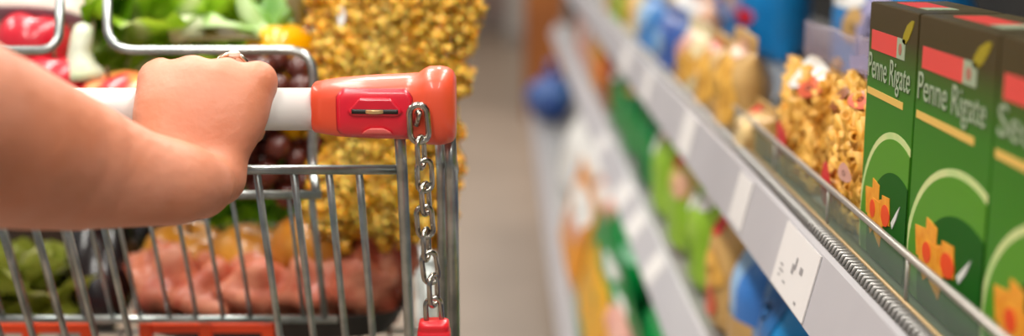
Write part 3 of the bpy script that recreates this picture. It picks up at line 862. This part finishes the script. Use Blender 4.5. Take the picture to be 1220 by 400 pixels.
for k in range(0, 21):
    t = k / 20; wire('basket_floor_wire', [(lerp(XL, XR, t), yb, ZB), (lerp(XFL, XFR, t), YF - .05, ZB + .06)], .0018, 6)
for k in range(0, 5):
    t = k / 4
    wire('basket_floor_bar', [(lerp(XL, XFL, t), lerp(yb, YF - .05, t), lerp(ZB, ZB + .06, t) - .004), (lerp(XR, XFR, t), lerp(yb, YF - .05, t), lerp(ZB, ZB + .06, t) - .004)], .0028, 8)
# chassis and castors
for sx in (XL + .01, XR - .01):
    wire('chassis_tube', fillet([(sx, yb - .02, ZB - .005), (sx, yb - .06, .16), (sx * 1.0 + (.05 if sx < -.3 else -.05), YF - .1, .15)], .05), .0115, 12)
wire('chassis_tube', [(XL + .06, YF - .1, .15), (XR - .06, YF - .1, .15)], .0115, 12)
wire('chassis_tube', [(XL + .03, YF - .2, .15), (XL + .06, YF - .1, ZB + .03)], .009, 10)
wire('chassis_tube', [(XR - .03, YF - .2, .15), (XR - .06, YF - .1, ZB + .03)], .009, 10)
RUB = mat('castor_grey', '#4c4a48', rough=.6)
for (x, y) in ((XL + .01, yb - .03), (XR - .01, yb - .03), (XL + .06, YF - .12), (XR - .06, YF - .12)):
    f_ = MB().box((x - .018, y - .02, .07), (x + .018, y + .02, .155), .004).build('castor_fork', CHROME, ct, False)
    MB().tube([(x - .012, y, .056), (x - .009, y, .056), (x + .009, y, .056), (x + .012, y, .056)], [.05, .056, .056, .05], 24).build('castor_wheel', RUB, f_)

# ================================================================ arm and hand (one continuous surface)
def capsules_to_mesh(caps, vox, name, k=.008):
    pts = np.array([[*c[0]] for c in caps] + [[*c[1]] for c in caps]); rs = max(max(c[2], c[3]) for c in caps)
    lo = pts.min(0) - rs - .012; hi = pts.max(0) + rs + .012
    n = np.ceil((hi - lo) / vox).astype(int) + 1
    F = np.full(n, 1.0, dtype=np.float32)
    ax = [lo[i] + vox * np.arange(n[i]) for i in range(3)]
    for c in caps:
        a, b, ra, rb = np.array(c[0]), np.array(c[1]), c[2], c[3]; kk = c[4] if len(c) > 4 else k
        m_ = max(ra, rb) + .035
        i0 = np.maximum(0, ((np.minimum(a, b) - m_ - lo) / vox).astype(int)); i1 = np.minimum(n, ((np.maximum(a, b) + m_ - lo) / vox).astype(int) + 2)
        sl = tuple(slice(i0[i], i1[i]) for i in range(3))
        X, Y, Z = np.meshgrid(*[ax[i][i0[i]:i1[i]] for i in range(3)], indexing='ij')
        d = b - a; L2 = max(1e-9, d @ d)
        t = np.clip(((X - a[0]) * d[0] + (Y - a[1]) * d[1] + (Z - a[2]) * d[2]) / L2, 0, 1)
        dist = np.sqrt((X - a[0] - t * d[0]) ** 2 + (Y - a[1] - t * d[1]) ** 2 + (Z - a[2] - t * d[2]) ** 2) - (ra + (rb - ra) * t)
        f = F[sl]; h = np.maximum(kk - np.abs(f - dist), 0) / kk
        F[sl] = np.minimum(f, dist) - h * h * kk * .25
    # surface nets
    ins = F < 0
    c8 = [(i, j, k_) for i in (0, 1) for j in (0, 1) for k_ in (0, 1)]
    sub = lambda A, o: A[o[0]:n[0] - 1 + o[0], o[1]:n[1] - 1 + o[1], o[2]:n[2] - 1 + o[2]]
    cnt = sum(sub(ins, o).astype(np.int8) for o in c8)
    act = (cnt > 0) & (cnt < 8)
    idx = np.argwhere(act); vid = np.full(act.shape, -1, dtype=np.int64); vid[act] = np.arange(len(idx))
    acc = np.zeros((len(idx), 3)); num = np.zeros(len(idx))
    for i in range(8):
        for j in range(i + 1, 8):
            o1, o2 = np.array(c8[i]), np.array(c8[j])
            if np.abs(o1 - o2).sum() != 1: continue
            f1 = F[tuple((idx + o1).T)]; f2 = F[tuple((idx + o2).T)]
            cr = (f1 < 0) != (f2 < 0)
            t = np.where(cr, f1 / np.where(f1 == f2, 1, f1 - f2), 0)
            p = o1 + t[:, None] * (o2 - o1)
            acc[cr] += p[cr]; num[cr] += 1
    V = lo + vox * (idx + acc / num[:, None])
    quads = []
    for a_ in range(3):
        b_, c_ = (a_ + 1) % 3, (a_ + 2) % 3
        s0 = [slice(None)] * 3; s1 = [slice(None)] * 3; s0[a_] = slice(0, -1); s1[a_] = slice(1, None)
        cr = ins[tuple(s0)] != ins[tuple(s1)]
        e = np.argwhere(cr)
        e = e[(e[:, b_] > 0) & (e[:, c_] > 0) & (e[:, b_] < n[b_] - 1) & (e[:, c_] < n[c_] - 1)]
        flip = ~ins[tuple(e.T)]
        def g(db, dc):
            q = e.copy(); q[:, b_] -= db; q[:, c_] -= dc; return vid[tuple(q.T)]
        q = np.stack([g(0, 0), g(1, 0), g(1, 1), g(0, 1)], 1)
        q[flip] = q[flip][:, ::-1]
        quads.append(q)
    Q = np.concatenate(quads)
    me = bpy.data.meshes.new(name); me.from_pydata(V.tolist(), [], Q.tolist()); me.update()
    me.polygons.foreach_set('use_smooth', [True] * len(me.polygons))
    return me

caps = []
def cap_(a, b, k=.008):
    (ax, ay, ad, ar), (bx, by, bd, br) = a, b
    caps.append((P(ax, ay, ad), P(bx, by, bd), ar, br, k))
# forearm (two bones' worth of flesh, oval section) from elbow to wrist
fore = [(-190, 118, .47, .040), (-80, 142, .52, .0385), (0, 170, .56, .0358), (60, 188, .592, .0310), (110, 201, .612, .0256), (165, 213, .628, .0195), (212, 218, .647, .0175), (246, 219, .664, .0150)]
for a, b in zip(fore, fore[1:]): cap_(a, b, .02)
# upper arm to the shoulder, out of frame
el = P(-190, 128, .47)
caps.append((el, el + Vector((-.09, -.12, .16)), .041, .047, .03))
caps.append((el + Vector((-.09, -.12, .16)), el + Vector((-.10, -.17, .26)), .047, .052, .03))
# ulnar side swell and wrist bump
cap_((262, 218, .688, .0125), (238, 232, .672, .0125), .012)
cap_((263, 208, .682, .0075), (258, 212, .680, .0075), .01)
# metacarpals
meta = [((194, 178, .682, .0135), (189, 98, .699, .0115)), ((212, 186, .684, .014), (228, 93, .697, .0118)), ((238, 196, .688, .014), (266, 95, .698, .0112)), ((262, 206, .691, .0125), (302, 104, .703, .0105))]
for a, b in meta: cap_(a, b, .012)
cap_((200, 190, .684, .012), (190, 140, .691, .0125), .012)
cap_((215, 140, .6915, .0125), (285, 145, .6955, .0115), .015)
cap_((205, 110, .6965, .0122), (290, 116, .700, .0112), .015)
# fingers over the bar and down its far side
fing = [(189, 92, 89), (230, 86, 86), (270, 88, 80), (307, 96, 97)]
rads = [.0104, .0098, .0090, .0092]
for (x, ym, yp), r in zip(fing, rads):
    mc = (x, ym, .702, r)
    pip = (x + 3, yp, .738, r * .93)
    dip = (x + 2, 128, .748, r * .86)
    tip = (x - 5, 158, .738, r * .76)
    cap_(mc, pip, .005); cap_(pip, dip, .005); cap_(dip, tip, .004)
# pinky side swell that shows to the right of the knuckles
cap_((308, 94, .708, .0095), (311, 112, .716, .0085), .008)
# thumb under the bar
cap_((196, 178, .686, .012), (200, 176, .712, .0105), .012)
cap_((200, 176, .712, .0105), (212, 172, .738, .009), .006)
cap_((212, 172, .738, .009), (224, 160, .752, .0078), .005)
SKIN = mat('skin', '#cf8a6e', '#c57a58', rough=.5, scale=22, detail=6, sss=.12, bump=.3, bscale=170)
pr = thing('person', 'bare arm reaching in from the left, hand with ring gripping the white handle', 'person', P(0, 164, .56))
me = capsules_to_mesh(caps, .0019, 'arm')
o = link('arm_and_hand', me, SKIN, pr); o.location = -pr.location
sm = o.modifiers.new('smooth', 'SMOOTH'); sm.factor = .5; sm.iterations = 4
# ring on the ring finger
rc = P(276, 84.5, .7185); ax_ = (P(274, 85, .738) - P(271, 89, .702)).normalized()
u_ = ax_.orthogonal().normalized(); v_ = ax_.cross(u_)
GOLDR = mat('ring_metal', '#d8c8ae', rough=.2, metal=1)
pts = [rc + (u_ * math.cos(a) + v_ * math.sin(a)) * .0104 - pr.location for a in [2 * math.pi * i / 28 for i in range(28)]]
ro = MB().tube(pts, .0014, 8, closed=True).build('finger_ring', GOLDR, pr)
gs = MB().ball(P(279, 64.5, .7175) - pr.location, (.004, .0032, .003), n=8, m=5).build('ring_stone', mat('ring_stone', '#e8e0d4', rough=.08, coat=.5), ro, False)
# ================================================================ groceries in the trolley
# big bag of fusilli
clear_pasta_bag('fusilli_bag', 'large clear bag of yellow spiral pasta standing in the trolley', 'pasta bag', P(457, 292, .985), .184, .285, .075, FUS, 1300, GOLD, mat('pasta_core_gold', '#ffaa1e', rough=.6),
                rotz=math.pi / 2, tilt=.3, seed=11, wlow=.62, skew=-.018, fill=.93, vfill=.9,
                patches=[('price_sticker', 'oval', .62, .66, .06, .035, WHT)])

# curly lettuce
def leaf_mesh(L, W, seed, ruff=.18, cup=.25, curl=.5, n=10, m=10):
    vs = []; fs = []
    for j in range(m + 1):
        s_ = j / m
        wd = W * (.25 + .75 * math.sin(math.pi * min(1, s_ * .62 + .1)) ** 1.0) * (1 - .25 * max(0, s_ - .8) / .2)
        for i in range(n + 1):
            t = 2 * i / n - 1
            r = ruff * W * abs(t) ** 1.5 * math.sin(9 * s_ + 5 * t + seed * 2.3) + ruff * .6 * W * abs(t) ** 2 * math.sin(17 * s_ + seed)
            x = cup * W * t * t + r - curl * L * s_ ** 2.2 * .6
            z = L * s_ * (1 - .18 * curl * s_)
            if j == m: z += .05 * L * math.sin(7 * t + seed)
            vs.append((x, wd * t * .5, z))
    for j in range(m):
        for i in range(n):
            a = j * (n + 1) + i; fs.append((a, a + 1, a + n + 2, a + n + 1))
    return mesh('leaf', vs, fs)
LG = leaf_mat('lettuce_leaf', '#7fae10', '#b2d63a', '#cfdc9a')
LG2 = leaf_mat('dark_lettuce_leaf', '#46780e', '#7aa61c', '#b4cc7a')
leaf_sets = {}
def lettuce(name, label, loc, R_, m, tilt=(0, 0), seed=0, count=26, cat='lettuce'):
    rnd = random.Random(seed)
    t = thing(name, label, cat, loc, (tilt[0], tilt[1], seed))
    key = (round(R_, 3), m.name)
    if key not in leaf_sets:
        leaf_sets[key] = [leaf_mesh(R_ * 1.25, R_ * 1.1, s_, ruff=.16, curl=.3 + .15 * s_) for s_ in range(4)]
        for q in leaf_sets[key]: q.materials.append(m)
    MB().tube([(0, 0, 0), (0, 0, R_ * .35)], [R_ * .22, R_ * .3], 10).build('stem', mat('lettuce_stem', '#d6dcae', rough=.5), t)
    for k in range(count):
        f = k / count; az = k * 2.39996
        lean = .15 + 1.05 * f
        o = link('leaf', leaf_sets[key][k % 4], None, t)
        o.rotation_euler = Matrix.Rotation(az, 3, 'Z').to_4x4().to_euler()
        mtx = Matrix.Rotation(az, 4, 'Z') @ Matrix.Translation((-R_ * .06, 0, R_ * .1)) @ Matrix.Rotation(-lean + rnd.uniform(-.1, .1), 4, 'Y') @ Matrix.Rotation(rnd.uniform(-.4, .4), 4, 'Z')
        o.matrix_local = mtx @ Matrix.Scale(.7 + .45 * f, 4)
    return t
lettuce('lettuce', 'bright green curly lettuce on top of the trolley beside the pak choi', P(172, 92, 1.06), .085, LG, (.5, -.1), 3)
lettuce('lettuce', 'bright green curly lettuce right behind the chrome hoop, above the hand', P(262, 70, 1.12), .085, LG, (.45, .2), 5)
lettuce('lettuce', 'curly lettuce filling the back left of the trolley', P(95, 30, 1.18), .09, LG, (.3, -.2), 8)
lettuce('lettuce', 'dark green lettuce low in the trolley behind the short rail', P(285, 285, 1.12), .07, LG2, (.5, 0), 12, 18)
lettuce('green_cabbage', 'green leafy cabbage at the bottom left of the trolley behind the wires', P(10, 392, 1.02), .075, leaf_mat('cabbage_leaf', '#7c8a1e', '#a3a64a', '#c8c48a'), (.25, 0), 15, 20, 'cabbage')

# leek leaves lying across
def blade(pts, w0, m, parent, name='leaf_blade'):
    pts = [Vector(p) for p in pts]; vs = []; fs = []
    N = 10
    path = fillet(pts, .05, N)
    n = len(path)
    for i, p in enumerate(path):
        t = i / (n - 1); tg = (path[min(i + 1, n - 1)] - path[max(i - 1, 0)]).normalized()
        sd = tg.cross(Vector((0, -.6, .8))).normalized(); wd = w0 * (1 - t ** 3 * .85)
        nm = sd.cross(tg)
        for k in (-1, 0, 1): vs.append(p + sd * wd * k + nm * (.35 * wd if k else 0))
        for k in (1, 0, -1): vs.append(p + sd * wd * k * .95 + nm * (.35 * wd if k else 0) - nm * .0012)
    for i in range(n - 1):
        for k in range(6):
            l = (k + 1) % 6; a = i * 6
            fs.append((a + k, a + l, a + 6 + l, a + 6 + k))
    fs += [(0, 1, 2, 3, 4, 5), tuple((n - 1) * 6 + k for k in (5, 4, 3, 2, 1, 0))]
    return MB().add(vs, fs).build(name, m, parent)
lk = thing('leek', 'leek with long pale and green leaf blades lying over the lettuce', 'leek', P(215, 34, 1.0))
def rel(px, py, d): return P(px, py, d) - lk.location
LK1 = mat('leek_pale', '#86ac52', '#a6c07c', rough=.4, scale=40); LK2 = mat('leek_green', '#4c8414', '#6c9c28', rough=.4, scale=40); LK3 = mat('leek_dry_shadow', '#77641a', '#5c4c12', rough=.5, scale=40)
blade([rel(212, 30, 1.0), rel(250, 26, 1.0), rel(310, 36, .99)], .010, LK1, lk)
blade([rel(225, 40, 1.0), rel(265, 42, 1.0), rel(325, 48, .99)], .012, LK3, lk)  # dark brown blade stands in for the shadow on the underside
blade([rel(325, 50, 1.01), rel(300, 15, 1.01), rel(262, -30, 1.02)], .010, LK2, lk)
blade([rel(315, 45, 1.0), rel(290, 12, 1.0), rel(285, -35, 1.01)], .008, LK1, lk)
blade([rel(335, 40, 1.02), rel(325, 10, 1.03), rel(330, -40, 1.04)], .013, LK2, lk)
blade([rel(352, 50, 1.03), rel(352, 10, 1.03), rel(350, -40, 1.04)], .011, LK3, lk)
MB().tube([rel(205, 37, 1.0), rel(222, 35, 1.0), rel(240, 34, 1.005)], [.011, .0125, .012], 14).build('shaft', mat('leek_white', '#cdd6ac', rough=.4), lk)

# pak choi with white stalk
pk = thing('pak_choi', 'pak choi with a thick white stalk standing upright by the handle', 'pak choi', P(99, 92, .95))
def relp(px, py, d): return P(px, py, d) - pk.location
MB().tube([relp(100, 97, .95), relp(99, 88, .95), relp(96, 74, .95), relp(95, 58, .95), relp(98, 44, .95), relp(100, 34, .955), relp(101, 30, .957)], [.018, .0165, .011, .0085, .0088, .0072, .003], 14).build('stalk', mat('pak_choi_stalk', '#d7d9cc', '#c2cda4', rough=.35, scale=25), pk)
plm = leaf_mesh(.075, .07, 2, curl=.5); plm.materials.append(LG2)
for i, (px, py, d, rz, ty) in enumerate(((112, 52, .99, -1.2, -.5), (82, 48, .99, -2.2, -.5), (100, 40, 1.0, -1.57, -.4))):
    o = link('leaf', plm, None, pk); o.location = relp(px, py + 10, d); o.rotation_euler = (0, ty, rz)

# apples, pepper, onions
def apple(name, label, cat, loc, r, m, seed, group=None, flat=.93):
    t = thing(name, label, cat, loc, (random.uniform(-.3, .3), random.uniform(-.3, .3), seed), group)
    rings = []
    for i in range(15):
        a = -math.pi / 2 + math.pi * i / 14
        rr = r * math.cos(a) * (1 + .06 * math.sin(a)); z = r * flat * math.sin(a)
        if i > 11: z -= r * .22 * ((i - 11) / 3) ** 2
        if i < 2: z += r * .1 * (2 - i) / 2
        rr = max(rr, .001)
        rings.append([Vector((rr * math.cos(2 * math.pi * k / 20), rr * math.sin(2 * math.pi * k / 20) , z)) for k in range(20)])
    MB().loft(rings).build('flesh', m, t)
    MB().tube([(0, 0, r * .62), (.002, 0, r * 1.02)], .0015, 6).build('stalk', mat('stalk_brown', '#5a3a1a', rough=.7), t)
    return t
APR = mat('apple_red_yellow', '#d8323a', '#e8b458', rough=.28, scale=22, lo=.42, hi=.62, coat=.3)
APD = mat('apple_red', '#c4142c', '#d83a44', rough=.28, scale=18, coat=.3)
AMB = mat('amber_onion', '#b86a18', '#d09030', rough=.3, scale=25, coat=.2)
apple('apple', 'red and yellow apple peeking over the white handle beside the hand', 'apple', P(141, 132, .95), .036, APR, 1)
apple('apple', 'dark red apple under the pale bag at the top left corner', 'apple', P(42, 50, .97), .03, APD, 2)
apple('apple', 'red apple showing between the forearm and the chrome hoop', 'apple', P(66, 104, .955), .03, APD, 3)
apple('onion', 'amber onion low in the trolley above the left end of the pink meat', 'onion', P(222, 312, 1.04), .04, AMB, 4, 'amber onions')
apple('onion', 'amber onion low in the trolley in the middle above the meat', 'onion', P(300, 312, 1.03), .037, AMB, 5, 'amber onions')
apple('onion', 'amber onion with bright glint right above the meat, next to the pasta bag', 'onion', P(372, 295, 1.0), .036, AMB, 6, 'amber onions')
# yellow pepper
pp = thing('yellow_pepper', 'yellow bell pepper between the chrome hoop and the bag of spiral pasta', 'pepper', P(336, 68, 1.015))
rings = []
for i in range(13):
    a = -math.pi / 2 + math.pi * i / 12; ring = []
    for k in range(28):
        t = 2 * math.pi * k / 28; rr = .030 * math.cos(a) ** .7 * (1 + .09 * math.cos(4 * t)) if 0 < i < 12 else .002
        ring.append(Vector((rr * math.cos(t), rr * math.sin(t), .029 * math.sin(a) - (.006 if i == 12 else 0))))
    rings.append(ring)
MB().loft(rings).build('flesh', mat('pepper_yellow', '#f0b400', '#eda600', rough=.22, coat=.4), pp)
MB().tube([(0, 0, .022), (.003, 0, .034), (.008, .003, .04)], [.006, .004, .005], 8).build('stalk', mat('pepper_stalk', '#5c8424', rough=.5), pp)
pp2 = thing('yellow_pepper', 'yellow bell pepper lower down, squeezed beside the pasta bag', 'pepper', P(352, 126, 1.0))
for ch in list(pp.children):
    c_ = ch.copy(); COL.objects.link(c_); c_.parent = pp2
pp2.scale = (.85, .85, 1.1)

# dark red grapes
gb = thing('grape_bunch', 'bunch of dark red grapes hanging behind the handle next to the yellow pepper', 'grapes', P(325, 150, .99))
GRP = mat('dark_grape', '#3c1410', '#5a2418', rough=.3, scale=60, coat=.2)
gm_ = MB().ball((0, 0, 0), .0105, n=12, m=8); gmesh = mesh('grape', gm_.v, gm_.f); gmesh.materials.append(GRP)
rnd = random.Random(4); GPTS = []
tries = 0
while len(GPTS) < 62 and tries < 4000:
    tries += 1
    q = Vector((rnd.uniform(-.040, .038), rnd.uniform(-.022, .025), rnd.uniform(-.062, .058)))
    if (q.x / .042) ** 2 + (q.z / .064) ** 2 > 1: continue
    if all((q - p).length > .0165 for p in GPTS): GPTS.append(q)
for q in GPTS:
    o = link('grape', gmesh, None, gb); o.location = q; s_ = rnd.uniform(.9, 1.15); o.scale = (s_, s_, s_)
MB().tube([(0, .005, -.05), (.003, .005, 0), (0, .008, .062)], .0022, 6).build('stem', mat('grape_stem', '#5c4a20', rough=.7), gb)

# aubergines
AUB = mat('aubergine_black', '#120a0c', '#1e1214', rough=.25, coat=.3)
def aubergine(label, a, b, r):
    a, b = Vector(a), Vector(b)
    t = thing('aubergine', label, 'aubergine', a)
    n = 14; pts = [(b - a) * (i / n) for i in range(n + 1)]
    rs = [max(.002, r * math.sin(math.pi * min(1, (i / n) * .9 + .04)) ** .5 * (1 - .35 * i / n)) for i in range(n + 1)]
    MB().tube(pts, rs, 18).build('flesh', AUB, t)
    d = (b - a).normalized()
    MB().tube([(b - a) - d * .008, (b - a) + d * .004, (b - a) + d * .02], [rs[-1] * 1.15, .008, .005], 10).build('cap', mat('aubergine_cap', '#3a4a1c', rough=.6), t)
aubergine('shiny black aubergine standing between the cabbage and the meat', P(118, 388, 1.0), P(128, 225, 1.06), .038)
aubergine('black aubergine lying across behind the pink meat', P(165, 285, 1.09), P(330, 250, 1.12), .036)

# meat tray
mt = thing('meat_tray', 'pink raw chicken pieces in a black tray under cling film', 'meat tray', P(322, 392, .965))
def relm(px, py, d): return P(px, py, d) - mt.location
mw = (P(480, 390, .98) - P(160, 390, .98)).x
MB().loft([rr_ring(Vector((0, .03, z)), mw / 2 * s_, .055 * s_) for z, s_ in ((-.002, .88), (0, .9), (.018, 1.0), (.020, 1.02), (.018, .97), (.004, .87))]).build('tray', BLACK, mt)
MEAT = mat('raw_chicken', '#b8563c', '#d88c6c', rough=.38, scale=45, detail=6, bump=.6, bscale=80, sss=.1, coat=.12)
for i, (px, py, d, r_) in enumerate(((196, 340, .965, (.030, .03, .036)), (250, 348, .962, (.034, .032, .03)), (310, 350, .96, (.036, .032, .031)), (372, 346, .96, (.036, .032, .034)), (430, 336, .965, (.033, .03, .038)), (462, 310, .975, (.022, .025, .05)))):
    MB().ball(relm(px, py, d + .03), r_, n=24, m=16, wob=.55, seed=i + 1).build('chicken_piece', MEAT, mt)
# pale film over the meat
mb = MB()
N, M = 16, 6; vs = []; fs = []
for j in range(M + 1):
    for i in range(N + 1):
        u = 2 * i / N - 1; v = 2 * j / M - 1
        z = .02 + .058 * (1 - abs(u) ** 4) * (1 - abs(v) ** 4) + .004 * noise.noise(Vector((u * 4, v * 4, 1)))
        vs.append((u * mw / 2, .03 + v * .056, z))
for j in range(M):
    for i in range(N):
        a = j * (N + 1) + i; fs.append((a, a + 1, a + N + 2, a + N + 1))
mb.add(vs, fs).build('cling_film', film_mat('cling_film', haze=.0), mt)

# dark filler bag, added low at the back to darken the basket interior
gbag = bag('dark_filler_bag', 'dark brown filler bag added to darken the back of the trolley behind the aubergines', 'bag', P(180, 345, 1.24), .34, .15, .08, mat('dark_filler_brown', '#3a2414', '#2a1a10', rough=.7, scale=20, bump=.5), [], rotz=math.pi / 2, fill=.9)
# pale bag top left
pb = P(10, 34, .96)
bag('produce_bag', 'pale pinkish white plastic bag at the top left corner over the apples', 'bag', pb + Vector((0, .02, -.005)), .125, .10, .06, col('#e6d2c8', .3, '#dcc2b8'),
    [('lilac_band', 'rect', 0, .05, .9, .03, col('#8a6a78'))], rotz=math.pi / 2, tilt=.55, fill=.9)
